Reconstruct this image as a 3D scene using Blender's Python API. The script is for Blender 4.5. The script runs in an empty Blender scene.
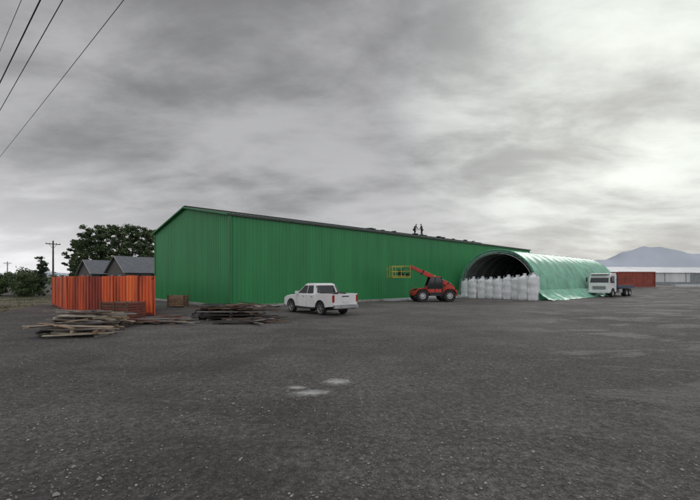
import bpy, math, random
from mathutils import Vector, Matrix, Euler, noise
R=random.Random(7)
scene=bpy.context.scene
scene.view_settings.view_transform='Standard'
scene.view_settings.look='None'
scene.view_settings.exposure=0

# ---------------------------------------------------------------- materials
def mat(name,col,rough=.6,metal=0.,var=.2,scale=2.,bump=0.,bscale=30.,spec=.5,trans=0.,dirt=None,dirtamt=.5,stretch=(1,1,1),ramp=(.3,.7)):
    m=bpy.data.materials.new(name); m.use_nodes=True
    nt=m.node_tree; n=nt.nodes; l=nt.links
    b=n['Principled BSDF']; out=n['Material Output']
    b.inputs['Roughness'].default_value=rough
    b.inputs['Metallic'].default_value=metal
    b.inputs['Specular IOR Level'].default_value=spec
    tc=n.new('ShaderNodeTexCoord'); mp=n.new('ShaderNodeMapping'); mp.inputs['Scale'].default_value=stretch
    l.new(tc.outputs['Object'],mp.inputs[0])
    nz=n.new('ShaderNodeTexNoise'); nz.inputs['Scale'].default_value=scale; nz.inputs['Detail'].default_value=5
    l.new(mp.outputs[0],nz.inputs['Vector'])
    r=n.new('ShaderNodeValToRGB')
    r.color_ramp.elements[0].position=ramp[0]; r.color_ramp.elements[1].position=ramp[1]
    c=Vector(col)
    lo=c*(1-var); hi=c*(1+var)
    if dirt: lo=c.lerp(Vector(dirt),dirtamt)
    r.color_ramp.elements[0].color=(*lo,1); r.color_ramp.elements[1].color=(*[min(x,.95) for x in hi],1)
    l.new(nz.outputs['Fac'],r.inputs['Fac']); l.new(r.outputs['Color'],b.inputs['Base Color'])
    if bump:
        n2=n.new('ShaderNodeTexNoise'); n2.inputs['Scale'].default_value=bscale; n2.inputs['Detail'].default_value=3
        l.new(tc.outputs['Object'],n2.inputs['Vector'])
        bp=n.new('ShaderNodeBump'); bp.inputs['Strength'].default_value=bump; bp.inputs['Distance'].default_value=.03
        l.new(n2.outputs['Fac'],bp.inputs['Height']); l.new(bp.outputs['Normal'],b.inputs['Normal'])
    if trans:
        t=n.new('ShaderNodeBsdfTranslucent'); l.new(r.outputs['Color'],t.inputs['Color'])
        mx=n.new('ShaderNodeMixShader'); mx.inputs['Fac'].default_value=trans
        l.new(b.outputs[0],mx.inputs[1]); l.new(t.outputs[0],mx.inputs[2]); l.new(mx.outputs[0],out.inputs['Surface'])
    return m

# ---------------------------------------------------------------- mesh builder
class MB:
    def __init__(s): s.v=[];s.f=[];s.m=[];s.mats=[]
    def mi(s,m):
        if m not in s.mats: s.mats.append(m)
        return s.mats.index(m)
    def add(s,vs,fs,m,M=None):
        o=len(s.v); k=s.mi(m)
        for p in vs:
            p=Vector(p)
            if M is not None: p=M@p
            s.v.append(tuple(p))
        for f in fs:
            s.f.append([i+o for i in f]); s.m.append(k)
    def box(s,c,d,m,rot=None,top=1.0):
        x,y,z=d[0]/2,d[1]/2,d[2]/2
        vs=[(-x,-y,-z),(x,-y,-z),(x,y,-z),(-x,y,-z),(-x*top,-y*top,z),(x*top,-y*top,z),(x*top,y*top,z),(-x*top,y*top,z)]
        fs=[(0,3,2,1),(4,5,6,7),(0,1,5,4),(1,2,6,5),(2,3,7,6),(3,0,4,7)]
        M=Matrix.Translation(Vector(c))
        if rot: M=M@Euler(rot).to_matrix().to_4x4()
        s.add(vs,fs,m,M)
    def cyl(s,p0,p1,r0,r1,m,n=12,cap=True):
        p0=Vector(p0);p1=Vector(p1); d=p1-p0
        q=d.to_track_quat('Z','Y').to_matrix()
        vs=[]
        for p,r in((p0,r0),(p1,r1)):
            for i in range(n):
                a=2*math.pi*i/n; vs.append(p+q@Vector((r*math.cos(a),r*math.sin(a),0)))
        fs=[(i,(i+1)%n,n+(i+1)%n,n+i) for i in range(n)]
        if cap: fs+= [tuple(range(n-1,-1,-1)),tuple(range(n,2*n))]
        s.add(vs,fs,m)
    def prof(s,pts,y0,y1,m):
        n=len(pts)
        vs=[(x,y0,z) for x,z in pts]+[(x,y1,z) for x,z in pts]
        fs=[tuple(range(n)),tuple(range(2*n-1,n-1,-1))]+[(i,i+n,(i+1)%n+n,(i+1)%n) for i in range(n)]
        s.add(vs,fs,m)
    def lathe(s,pr,c,m,n=28):
        vs=[];k=len(pr)
        for i in range(n):
            a=2*math.pi*i/n
            for y,r in pr: vs.append((c[0]+r*math.cos(a),c[1]+y,c[2]+r*math.sin(a)))
        fs=[]
        for i in range(n):
            j=(i+1)%n
            for q in range(k-1): fs.append((i*k+q,i*k+q+1,j*k+q+1,j*k+q))
        s.add(vs,fs,m)
    def obj(s,name,parent=None,bevel=0,smooth=False,loc=None,rz=0,seg=2):
        me=bpy.data.meshes.new(name); me.from_pydata(s.v,[],s.f)
        for m in s.mats: me.materials.append(m)
        me.polygons.foreach_set('material_index',s.m)
        me.update()
        import bmesh
        bm=bmesh.new(); bm.from_mesh(me); bmesh.ops.recalc_face_normals(bm,faces=bm.faces); bm.to_mesh(me); bm.free()
        if smooth:
            me.polygons.foreach_set('use_smooth',[True]*len(me.polygons))
        o=bpy.data.objects.new(name,me); scene.collection.objects.link(o)
        if parent: o.parent=parent
        if loc is not None: o.location=loc
        o.rotation_euler[2]=rz
        if bevel:
            b=o.modifiers.new('bevel','BEVEL'); b.width=bevel; b.segments=seg; b.limit_method='ANGLE'; b.angle_limit=math.radians(35)
        if smooth:
            try: me.set_sharp_from_angle(angle=math.radians(35))
            except Exception: pass
        return o
def empty(name,loc=(0,0,0),rz=0):
    e=bpy.data.objects.new(name,None); scene.collection.objects.link(e); e.location=loc; e.rotation_euler[2]=rz; e.empty_display_size=.5
    return e

# ---------------------------------------------------------------- world
S=Vector((.66,1,.50)).normalized()
az=math.atan2(S.x,S.y); el=math.asin(S.z)
w=bpy.data.worlds.new('World'); scene.world=w; w.use_nodes=True
nt=w.node_tree; N=nt.nodes; L=nt.links
for n in list(N): N.remove(n)
wo=N.new('ShaderNodeOutputWorld')
def math_(op,a,b=None,clamp=False):
    n=N.new('ShaderNodeMath'); n.operation=op; n.use_clamp=clamp
    for i,x in enumerate((a,b)):
        if x is None: continue
        if isinstance(x,(int,float)): n.inputs[i].default_value=x
        else: L.new(x,n.inputs[i])
    return n.outputs[0]
def ss(x,a,b):
    n=N.new('ShaderNodeMapRange'); n.interpolation_type='SMOOTHSTEP'
    L.new(x,n.inputs[0]); n.inputs[1].default_value=a; n.inputs[2].default_value=b
    return n.outputs[0]
def dot(v,d):
    n=N.new('ShaderNodeVectorMath'); n.operation='DOT_PRODUCT'; L.new(v,n.inputs[0]); n.inputs[1].default_value=Vector(d).normalized()
    return n.outputs['Value']
tc=N.new('ShaderNodeTexCoord'); vec=tc.outputs['Generated']
sp=N.new('ShaderNodeSeparateXYZ'); L.new(vec,sp.inputs[0])
zz=math_('ADD',math_('MAXIMUM',sp.outputs[2],0),.24)
cx=N.new('ShaderNodeCombineXYZ'); L.new(math_('DIVIDE',sp.outputs[0],zz),cx.inputs[0]); L.new(math_('DIVIDE',sp.outputs[1],zz),cx.inputs[1])
def noise_(vecs,scale,detail,rough,dist,mapping=None):
    mp=N.new('ShaderNodeMapping'); L.new(vecs,mp.inputs[0])
    if mapping: mp.inputs['Location'].default_value=mapping[0]; mp.inputs['Rotation'].default_value=mapping[1]; mp.inputs['Scale'].default_value=mapping[2]
    n=N.new('ShaderNodeTexNoise'); L.new(mp.outputs[0],n.inputs['Vector'])
    n.inputs['Scale'].default_value=scale;n.inputs['Detail'].default_value=detail;n.inputs['Roughness'].default_value=rough;n.inputs['Distortion'].default_value=dist
    return n.outputs['Fac']
n1=noise_(cx.outputs[0],.85,4,.5,.15,((5.3,2.2,0),(0,0,.5),(.85,1.15,1)))
n2=noise_(cx.outputs[0],2.6,8,.6,.2,((7.1,4.2,0),(0,0,.4),(.8,1.25,1)))
cl=math_('ADD',math_('MULTIPLY',n1,.6),math_('MULTIPLY',n2,.4))
base=ss(cl,.38,.61)
val=math_('ADD',.235,math_('MULTIPLY',base,.25))
d=dot(vec,S); g=ss(d,.88,1.0)
g=math_('MULTIPLY',g,math_('ADD',.55,math_('MULTIPLY',base,.65)))
val=math_('ADD',val,math_('MULTIPLY',g,.42))
low=ss(sp.outputs[2],.36,.0)
val=math_('ADD',val,math_('MULTIPLY',low,.13))
dl=ss(dot(vec,(-.8,.75,.05)),.86,1.0)
val=math_('ADD',val,math_('MULTIPLY',math_('MULTIPLY',dl,ss(sp.outputs[2],.3,.0)),.40))
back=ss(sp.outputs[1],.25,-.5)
val=math_('ADD',val,math_('MULTIPLY',back,.56))  # unseen sky behind the camera, brightness added to light the walls
val=math_('ADD',val,math_('MULTIPLY',ss(sp.outputs[2],.66,.95),.45))  # overhead sky above the view, brightness added for the same fill
tint=N.new('ShaderNodeMix'); tint.data_type='RGBA'
L.new(g,tint.inputs['Factor']); tint.inputs['A'].default_value=(.995,.99,1.01,1); tint.inputs['B'].default_value=(.95,1.0,.94,1)
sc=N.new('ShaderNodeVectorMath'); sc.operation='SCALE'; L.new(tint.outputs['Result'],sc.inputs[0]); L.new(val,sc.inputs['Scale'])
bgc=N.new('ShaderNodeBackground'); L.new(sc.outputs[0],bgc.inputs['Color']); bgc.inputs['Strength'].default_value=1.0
sky=N.new('ShaderNodeTexSky'); sky.sky_type='NISHITA'; sky.sun_disc=False; sky.sun_elevation=el; sky.sun_rotation=az
bgs=N.new('ShaderNodeBackground'); L.new(sky.outputs[0],bgs.inputs['Color']); bgs.inputs['Strength'].default_value=.06
mx=N.new('ShaderNodeMixShader'); mx.inputs[0].default_value=.95
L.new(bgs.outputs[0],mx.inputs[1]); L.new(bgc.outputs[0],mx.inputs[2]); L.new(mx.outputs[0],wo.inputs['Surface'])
sd=bpy.data.lights.new('sun','SUN'); sd.energy=.7; sd.angle=math.radians(16); sd.color=(1,.97,.92)
so=bpy.data.objects.new('sun',sd); scene.collection.objects.link(so); so.rotation_euler=S.to_track_quat('Z','Y').to_euler(); so.location=(30,40,40)

# ---------------------------------------------------------------- camera
cd=bpy.data.cameras.new('camera'); cam=bpy.data.objects.new('camera',cd); scene.collection.objects.link(cam)
cam.location=(0,0,2.0); cam.rotation_euler=(math.radians(90),0,0)
cd.sensor_width=36; cd.lens=403/700*36; cd.shift_y=31/700; cd.clip_end=12000; cd.clip_start=.05
scene.camera=cam

# ---------------------------------------------------------------- ground
def sstep(a,b,x):
    t=max(0,min(1,(x-a)/(b-a))); return t*t*(3-2*t)
def gz(x,y):
    return 1.0*sstep(56,73,math.hypot(x*.6,y)) 
def ground_mat():
    m=bpy.data.materials.new('gravel_ground'); m.use_nodes=True
    nt=m.node_tree;n=nt.nodes;l=nt.links;b=n['Principled BSDF']
    geo=n.new('ShaderNodeNewGeometry'); P=geo.outputs['Position']
    def nz(s,d=5,r=.55,dist=0,scale=(1,1,1),rot=0):
        mp=n.new('ShaderNodeMapping'); mp.inputs['Scale'].default_value=scale; mp.inputs['Rotation'].default_value=(0,0,rot); l.new(P,mp.inputs[0])
        t=n.new('ShaderNodeTexNoise'); t.inputs['Scale'].default_value=s;t.inputs['Detail'].default_value=d;t.inputs['Roughness'].default_value=r;t.inputs['Distortion'].default_value=dist
        l.new(mp.outputs[0],t.inputs['Vector']); return t.outputs['Fac']
    def mr(x,a,b_,c=0,d=1):
        t=n.new('ShaderNodeMapRange'); t.interpolation_type='SMOOTHSTEP'; l.new(x,t.inputs[0])
        for i,vv in enumerate((a,b_,c,d)): t.inputs[i+1].default_value=vv
        return t.outputs[0]
    def mth(op,a,b_):
        t=n.new('ShaderNodeMath'); t.operation=op
        for i,x in enumerate((a,b_)):
            if isinstance(x,(int,float)): t.inputs[i].default_value=x
            else: l.new(x,t.inputs[i])
        return t.outputs[0]
    big=mr(nz(.17,4,.6,.3),.38,.64)
    mid=mr(nz(1.1,7,.72,.2),.32,.68)
    trk=mr(nz(.42,7,.66,.6,(.6,1.15,1),.9),.48,.60)       # damp patches and ruts
    crs=mr(nz(9,4,.75),.3,.72)
    fine=mr(nz(42,2,.7),.25,.75)
    v=n.new('ShaderNodeTexVoronoi'); v.inputs['Scale'].default_value=30; l.new(P,v.inputs['Vector'])
    sepc=n.new('ShaderNodeSeparateColor'); l.new(v.outputs['Color'],sepc.inputs[0])
    st=mr(sepc.outputs[0],.5,1.0)
    v2=n.new('ShaderNodeTexVoronoi'); v2.inputs['Scale'].default_value=9; l.new(P,v2.inputs['Vector'])
    sepc2=n.new('ShaderNodeSeparateColor'); l.new(v2.outputs['Color'],sepc2.inputs[0])
    st2=mth('MULTIPLY',mr(sepc2.outputs[1],.85,1.0),mr(v2.outputs['Distance'],.25,.12))
    val=mth('ADD',.070,mth('MULTIPLY',big,.040))
    val=mth('ADD',val,mth('MULTIPLY',mid,.034))
    val=mth('MULTIPLY',val,mth('ADD',.5,mth('MULTIPLY',crs,.9)))
    val=mth('MULTIPLY',val,mth('ADD',.6,mth('MULTIPLY',fine,.8)))
    val=mth('ADD',val,mth('MULTIPLY',st,.06))
    val=mth('ADD',val,mth('MULTIPLY',st2,.14))
    val=mth('MULTIPLY',val,mth('SUBTRACT',1.0,mth('MULTIPLY',trk,.36)))
    sp=n.new('ShaderNodeSeparateXYZ'); l.new(P,sp.inputs[0])
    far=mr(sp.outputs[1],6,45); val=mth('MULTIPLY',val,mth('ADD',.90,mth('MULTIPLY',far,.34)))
    c=n.new('ShaderNodeCombineColor'); l.new(mth('MULTIPLY',val,1.06),c.inputs[0]); l.new(mth('MULTIPLY',val,.99),c.inputs[1]); l.new(mth('MULTIPLY',val,.945),c.inputs[2])
    mix=n.new('ShaderNodeMix'); mix.data_type='RGBA'; fld=mr(sp.outputs[1],92,120); l.new(fld,mix.inputs['Factor']); l.new(c.outputs[0],mix.inputs['A']); mix.inputs['B'].default_value=(.07,.085,.035,1)
    l.new(mix.outputs['Result'],b.inputs['Base Color'])
    l.new(mr(trk,0,1,.9,.66),b.inputs['Roughness'])
    b.inputs['Specular IOR Level'].default_value=.28
    h=mth('ADD',mth('MULTIPLY',fine,.5),mth('MULTIPLY',mr(v.outputs['Distance'],.5,0),.7)); h=mth('ADD',h,mth('MULTIPLY',crs,1.2)); h=mth('ADD',h,mth('MULTIPLY',mid,2.5))
    bp=n.new('ShaderNodeBump'); bp.inputs['Strength'].default_value=.85; bp.inputs['Distance'].default_value=.025; l.new(h,bp.inputs['Height']); l.new(bp.outputs[0],b.inputs['Normal'])
    return m
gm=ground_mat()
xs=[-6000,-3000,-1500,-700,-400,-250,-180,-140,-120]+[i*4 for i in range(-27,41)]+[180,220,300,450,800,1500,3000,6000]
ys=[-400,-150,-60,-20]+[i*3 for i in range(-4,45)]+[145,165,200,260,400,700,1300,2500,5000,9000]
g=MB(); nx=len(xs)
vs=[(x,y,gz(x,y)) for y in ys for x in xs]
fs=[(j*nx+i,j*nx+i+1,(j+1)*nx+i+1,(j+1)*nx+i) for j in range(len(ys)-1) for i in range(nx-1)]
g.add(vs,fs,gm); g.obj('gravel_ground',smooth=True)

stone=mat('loose_stone',(.17,.157,.145),.85,var=.45,scale=6)
stone2=mat('loose_stone_pale',(.30,.285,.265),.85,var=.3,scale=6)
gs=MB()
base8=[(1,0,0),(-1,0,0),(0,1,0),(0,-1,0),(0,0,1),(0,0,-.4)]
f8=[(0,2,4),(2,1,4),(1,3,4),(3,0,4),(2,0,5),(1,2,5),(3,1,5),(0,3,5)]
def addstone(x,y,r,m):
    a=R.random()*6.28; ca,sa=math.cos(a),math.sin(a); o=len(gs.v)
    for p in base8:
        k=r*R.uniform(.7,1.3); px,py,pz=p[0]*k*1.2,p[1]*k,p[2]*k*.75
        gs.v.append((x+px*ca-py*sa,y+px*sa+py*ca,pz+r*.2))
    k=gs.mi(m)
    for f in f8: gs.f.append([i+o for i in f]); gs.m.append(k)
for i in range(34000):
    y=2.0+22*(R.random()**1.5); x=R.uniform(-1,1)*(3+y*1.0)
    if noise.noise(Vector((x*.5,y*.5,2)))<-.12 and R.random()<.7: continue
    r=.004+.014*R.random()**2.6
    if R.random()<.007: r=R.uniform(.018,.034)
    addstone(x,y,r,stone2 if R.random()<.25 else stone)
me=bpy.data.meshes.new('loose_gravel'); me.from_pydata(gs.v,[],gs.f); [me.materials.append(m) for m in gs.mats]; me.polygons.foreach_set('material_index',gs.m)
scene.collection.objects.link(bpy.data.objects.new('loose_gravel',me))

def spill():
    m=bpy.data.materials.new('lime_powder'); m.use_nodes=True; nt=m.node_tree;n=nt.nodes;l=nt.links;b=n['Principled BSDF']
    b.inputs['Base Color'].default_value=(.42,.42,.415,1); b.inputs['Roughness'].default_value=.95
    tc=n.new('ShaderNodeTexCoord'); nz=n.new('ShaderNodeTexNoise'); nz.inputs['Scale'].default_value=3; nz.inputs['Detail'].default_value=9; nz.inputs['Roughness'].default_value=.8
    l.new(tc.outputs['Object'],nz.inputs['Vector'])
    gr=n.new('ShaderNodeVectorMath'); gr.operation='LENGTH'; l.new(tc.outputs['Object'],gr.inputs[0])
    sub=n.new('ShaderNodeMath'); sub.operation='MULTIPLY_ADD'; l.new(gr.outputs['Value'],sub.inputs[0]); sub.inputs[1].default_value=-.42; l.new(nz.outputs['Fac'],sub.inputs[2])
    mr=n.new('ShaderNodeMapRange'); l.new(sub.outputs[0],mr.inputs[0]); mr.inputs[1].default_value=.18; mr.inputs[2].default_value=.46; mr.inputs[4].default_value=.8
    l.new(mr.outputs[0],b.inputs['Alpha'])
    return m
lm=spill()
for (x,y,sx,sy,rz) in((-.70,7.2,.56,.34,.25),(-.26,8.0,.44,.46,.5),(-1.0,7.55,.3,.22,.0)):
    q=MB(); n=28; q.add([(0,0,0)]+[(math.cos(6.283*i/n),math.sin(6.283*i/n),0) for i in range(n)],[(0,i+1,(i+1)%n+1) for i in range(n)],lm)
    o=q.obj('powder_spill',loc=(x,y,.006),rz=rz); o.scale=(sx,sy,1)

# ---------------------------------------------------------------- green warehouse
UX,UY=.735,.678
ANG=math.atan2(UY,UX)
green=mat('green_steel_cladding',(.026,.225,.072),.40,var=.13,scale=1.1,spec=.45,stretch=(1,1,.12))
greend=mat('green_steel_trim',(.016,.16,.048),.45,var=.1,scale=1)
roofm=mat('roof_sheet',(.06,.10,.075),.5,var=.25,scale=.8)
fasc=mat('fascia_steel',(.07,.075,.075),.5,var=.2)
conc=mat('concrete',(.3,.29,.28),.85,var=.25,scale=2,bump=.3)
LEN,WID,EAVE,RIDGE=51.,17.,6.95,8.55
wh=empty('green_warehouse',(-8.9,29.9,0),ANG)
def ribs(length,pitch=.3,d=.035,sh=(0,.62,.70,.92)):
    pts=[]; n=int(round(length/pitch)); p=length/n
    for i in range(n):
        for a,o in zip(sh,(0,0,d,d)): pts.append(((i+a)*p,o))
    pts.append((length,0)); return pts
def zr(y): return EAVE+(RIDGE-EAVE)*(1-abs(y-WID/2)/(WID/2))
for nm,yy,sg in(('front_wall',0,-1),('rear_wall',WID,1)):
    q=MB(); pr=ribs(LEN,.34,.05,(0,.55,.66,.90)); n=len(pr)
    vs=[(t,yy+sg*o,.18) for t,o in pr]+[(t,yy+sg*o,EAVE) for t,o in pr]
    q.add(vs,[(i,i+1,n+i+1,n+i) for i in range(n-1)],green); q.obj(nm,wh)
for nm,xx,sg in(('gable_wall',0,-1),('far_gable_wall',LEN,1)):
    q=MB(); pr=ribs(WID/2,.34,.05,(0,.55,.66,.90)); pr=pr+[(t+WID/2,o) for t,o in pr[1:]]; n=len(pr)
    vs=[(xx+sg*o,t,.18) for t,o in pr]+[(xx+sg*o,t,zr(t)) for t,o in pr]
    q.add(vs,[(i,i+1,n+i+1,n+i) for i in range(n-1)],green); q.obj(nm,wh)
q=MB()
for sg in(0,1):
    pr=ribs(LEN+.7,.35,.04); n=len(pr)
    ye=-.25 if sg==0 else WID+.25
    ze=EAVE-.25*(RIDGE-EAVE)/(WID/2)+.06
    vs=[(t-.35,ye,ze+o) for t,o in pr]+[(t-.35,WID/2,RIDGE+.06+o) for t,o in pr]
    q.add(vs,[(i,i+1,n+i+1,n+i) for i in range(n-1)],roofm)
q.obj('roof',wh)
q=MB()
q.box((LEN/2,-.15,EAVE-.03),(LEN+.3,.12,.13),fasc)
q.box((LEN/2,WID+.15,EAVE-.03),(LEN+.3,.12,.13),fasc)
q.box((LEN/2,WID/2,RIDGE+.13),(LEN+.5,.5,.05),fasc)
sl=math.atan2(RIDGE-EAVE,WID/2); hl=math.hypot(RIDGE-EAVE,WID/2)
for xx in(-.2,LEN+.2):
    q.box((xx,WID/4-.05,(EAVE+RIDGE)/2),(.3,hl+.3,.13),greend,rot=(sl,0,0))
    q.box((xx,WID*3/4+.05,(EAVE+RIDGE)/2),(.3,hl+.3,.13),greend,rot=(-sl,0,0))
for a,b in((-.045,-.045),(-.045,WID+.045),(LEN+.045,-.045),(LEN+.045,WID+.045)): q.box((a,b,3.5),(.16,.16,6.7),greend)
q.obj('trim',wh,bevel=.01)
q=MB(); q.box((LEN/2,WID/2,.08),(LEN+.3,WID+.3,.2),conc); q.obj('plinth',wh,bevel=.02)

dkm=mat('dark_cloth',(.03,.033,.04),.9)
q=MB()
for i in range(14):
    t=R.uniform(23,49); q.box((t,WID/2+R.uniform(-.5,.2),RIDGE+.2+R.uniform(0,.05)),(R.uniform(.3,1.0),R.uniform(.3,.6),R.uniform(.06,.18)),R.choice([fasc,dkm,fasc,roofm]),rot=(0,0,R.uniform(-.3,.3)))
q.obj('roofing_materials',wh,bevel=.01)

whitep=mat('white_panel',(.55,.58,.60),.5,var=.12)
q=MB()
t=16.0
while t<31:
    ln=R.uniform(2.2,3.6)
    for k in range(R.randint(1,3)): q.box((t+ln/2,-1.0+R.uniform(-.1,.1),.06+k*.11),(ln-.15,.9,.09),whitep,rot=(0,0,R.uniform(-.03,.03)))
    t+=ln
for t in(1.5,3.4,5.2): q.box((t,-.6,.05),(1.2,.3,.08),whitep,rot=(0,0,R.uniform(-.2,.2)))
q.obj('wall_panel_stack',bevel=.01,loc=(-8.9,29.9,0.0),rz=ANG)

# ---------------------------------------------------------------- tarp tunnel
tarp=mat('green_tarpaulin',(.27,.60,.44),.38,var=.22,scale=.9,bump=.5,bscale=2.5,trans=.25,spec=.5)
tarpd=mat('green_tarpaulin_hem',(.09,.36,.23),.5,trans=.15)
shade_grey=mat('interior_shade_grey',(.17,.20,.19),.8,var=.3,scale=.8)  # tunnel's interior shade, put into the colour of an added opaque sheet
steel=mat('galvanised_steel',(.35,.37,.37),.45,metal=.6)
tn=empty('tarpaulin_tunnel',(16.5,45.5,0),ANG)
HW,HT,TL=4.8,5.5,28.
def arch(a,dr=0):
    c,s=math.cos(a),math.sin(a)
    return ((HW+dr)*math.copysign(abs(c)**.92,c),(HT+dr)*abs(s)**.9)
NA=48
nxs=int(TL/.25); sp_=2.0
q=MB(); vs=[]
for i in range(nxs+1):
    x=i*TL/nxs; ph=abs(math.sin(math.pi*x/sp_)); 
    for k in range(NA+1):
        a=math.pi*k/NA
        wob=noise.noise(Vector((x*.6,k*.25,3)))*.07+.035*noise.noise(Vector((x*2.2+k*.35,k*.5,6)))
        dr=-.12*ph*(.4+.6*math.sin(a))+wob*(.3+.7*ph)
        y,z=arch(a,dr); vs.append((x,y,max(z,.02)))
fs=[(i*(NA+1)+k,i*(NA+1)+k+1,(i+1)*(NA+1)+k+1,(i+1)*(NA+1)+k) for i in range(nxs) for k in range(NA)]
q.add(vs,fs,tarp); q.obj('cover',tn,smooth=True)
q=MB(); vs=[]
for i in range(15):
    x=.12+i*(TL-.3)/14
    for k in range(NA+1):
        y,z=arch(math.pi*k/NA,-.30); vs.append((x,y,max(z,.01)))
q.add(vs,[(i*(NA+1)+k,i*(NA+1)+k+1,(i+1)*(NA+1)+k+1,(i+1)*(NA+1)+k) for i in range(14) for k in range(NA)],shade_grey); q.obj('added_shade_liner',tn,smooth=True)  # opaque sheet added under the cover to darken the tunnel interior
q=MB(); vs=[(TL-.05,0,0)]+[(TL-.05,*arch(math.pi*k/NA,-.05)) for k in range(NA+1)]
q.add(vs,[(0,k+1,k+2) for k in range(NA)],tarpd); vs=[(TL-.25,0,0)]+[(TL-.25,*arch(math.pi*k/NA,-.31)) for k in range(NA+1)]; q.add(vs,[(0,k+1,k+2) for k in range(NA)],shade_grey); q.obj('end_wall',tn)  # second, inner disc is added too, closing off the darkened interior
q=MB()
for j in range(int(TL/sp_)+1):
    x=j*sp_+.06
    for dr in(-.08,-.40):
        for k in range(NA//2):
            a0,a1=math.pi*2*k/NA,math.pi*2*(k+1)/NA
            p0=arch(a0,dr);p1=arch(a1,dr); q.cyl((x,*p0),(x,*p1),.035,.035,steel,6,False)
    for k in range(1,NA):
        p0=arch(math.pi*k/NA,-.08 if k%2 else -.40); p1=arch(math.pi*(k+1)/NA,-.40 if k%2 else -.08); q.cyl((x,*p0),(x,*p1),.014,.014,steel,5,False)
for k in(8,16,24,32,40):
    y,z=arch(math.pi*k/NA,-.42); q.cyl((0,y,z),(TL-.3,y,z),.02,.02,steel,5,False)
q.obj('hoops',tn,smooth=True)
q=MB()
for k in range(NA):
    p0=arch(math.pi*k/NA,.02);p1=arch(math.pi*(k+1)/NA,.02); r=.07+.02*noise.noise(Vector((k*.7,0,0))); q.cyl((0,*p0),(0,*p1),r,r,tarpd,8,False)
q.obj('front_hem',tn,smooth=True)
rope=mat('rope',(.5,.6,.55),.8)
q=MB()
for j in range(int(TL/sp_)):
    x0=j*sp_+1.0; xw=1.0
    for k in range(NA):
        f=lambda kk: x0-xw+2*xw*abs(((kk/NA*3)%1)*2-1)*.9
        p0=arch(math.pi*k/NA,.03);p1=arch(math.pi*(k+1)/NA,.03)
        q.cyl((f(k),*p0),(f(k+1),*p1),.014,.014,rope,4,False)
q.obj('ropes',tn)
q=MB(); vs=[]; cols=9; rows=140
for i in range(rows+1):
    x=-.6+i*(TL*.75)/rows
    wd=1.5+.6*noise.noise(Vector((x*.5,0,9)))
    for c in range(cols+1):
        u=c/cols
        h=1.05*(1-u)**1.7+.2*abs(noise.noise(Vector((x*1.7,u*3,5))))*(1-u*.3)+.12*math.sin(x*5+u*2+2*noise.noise(Vector((x,0,1))))*(1-u)*u*2
        vs.append((x,-HW+.02-u*wd,max(h,.02)))
q.add(vs,[(i*(cols+1)+c,i*(cols+1)+c+1,(i+1)*(cols+1)+c+1,(i+1)*(cols+1)+c) for i in range(rows) for c in range(cols)],tarp); q.obj('ground_skirt',tn,smooth=True)

bagm=mat('woven_white_bag',(.66,.68,.70),.75,var=.12,scale=3,bump=.6,bscale=6)
bagd=mat('bag_loop',(.40,.43,.47),.8)
def bag(x,y,h,wd,seed,rz):
    q=MB(); n=28; lv=18; vs=[]
    for j in range(lv+1):
        t=j/lv
        if t<.84: rr=1+.08*math.sin(t/.84*math.pi)+.03*math.sin(t*20+seed); ex=.5
        else: 
            k=(t-.84)/.16; rr=1-.74*k**1.3; ex=.5+.5*k
        z=h*t if t<.84 else h*.84+h*.12*((t-.84)/.16)
        if j==0: rr*=.92
        for i in range(n):
            a=2*math.pi*i/n; c,s=math.cos(a),math.sin(a)
            px=math.copysign(abs(c)**ex,c)*wd/2*rr; py=math.copysign(abs(s)**ex,s)*wd/2*rr
            nn=1+.09*noise.noise(Vector((px*2+seed,py*2,z*1.9)))+ (.05*math.sin(a*9+seed) if t>.76 else .018*math.sin(a*12+z*3))
            vs.append((px*nn,py*nn,z))
    fs=[(j*n+i,j*n+(i+1)%n,(j+1)*n+(i+1)%n,(j+1)*n+i) for j in range(lv) for i in range(n)]+[tuple(range(n-1,-1,-1))]
    q.add(vs,fs,bagm)
    zt=h*.955; q.cyl((0,0,zt-.02),(0.03,0.02,zt+.17),.12,.19,bagm,10)
    for sx in(-1,1):
        for sy in(-1,1):
            a=Vector((sx*wd*.43,sy*wd*.43,h*.80)); m_=Vector((sx*wd*.30,sy*wd*.34,h*.98)); b=Vector((sx*wd*.12,sy*wd*.44,h*.83))
            q.cyl(a,m_,.025,.025,bagd,5); q.cyl(m_,b,.025,.025,bagd,5)
    wx=16.5+x*UX-y*UY; wy=45.5+x*UY+y*UX
    q.obj('bulk_bag',smooth=True,loc=(wx,wy,0),rz=ANG+rz)
ypos=[4.05,2.95,1.86,.78,-.30,-1.38,-2.46,-3.55,-4.55]
for i,y in enumerate(ypos):
    h=2.30+.055*i+R.uniform(-.10,.12)
    bag(.15+R.uniform(-.15,.15)-(.5 if i>6 else 0),y*.96,h,1.04+R.uniform(-.03,.04),i*1.7,R.uniform(-.2,.2))

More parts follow.
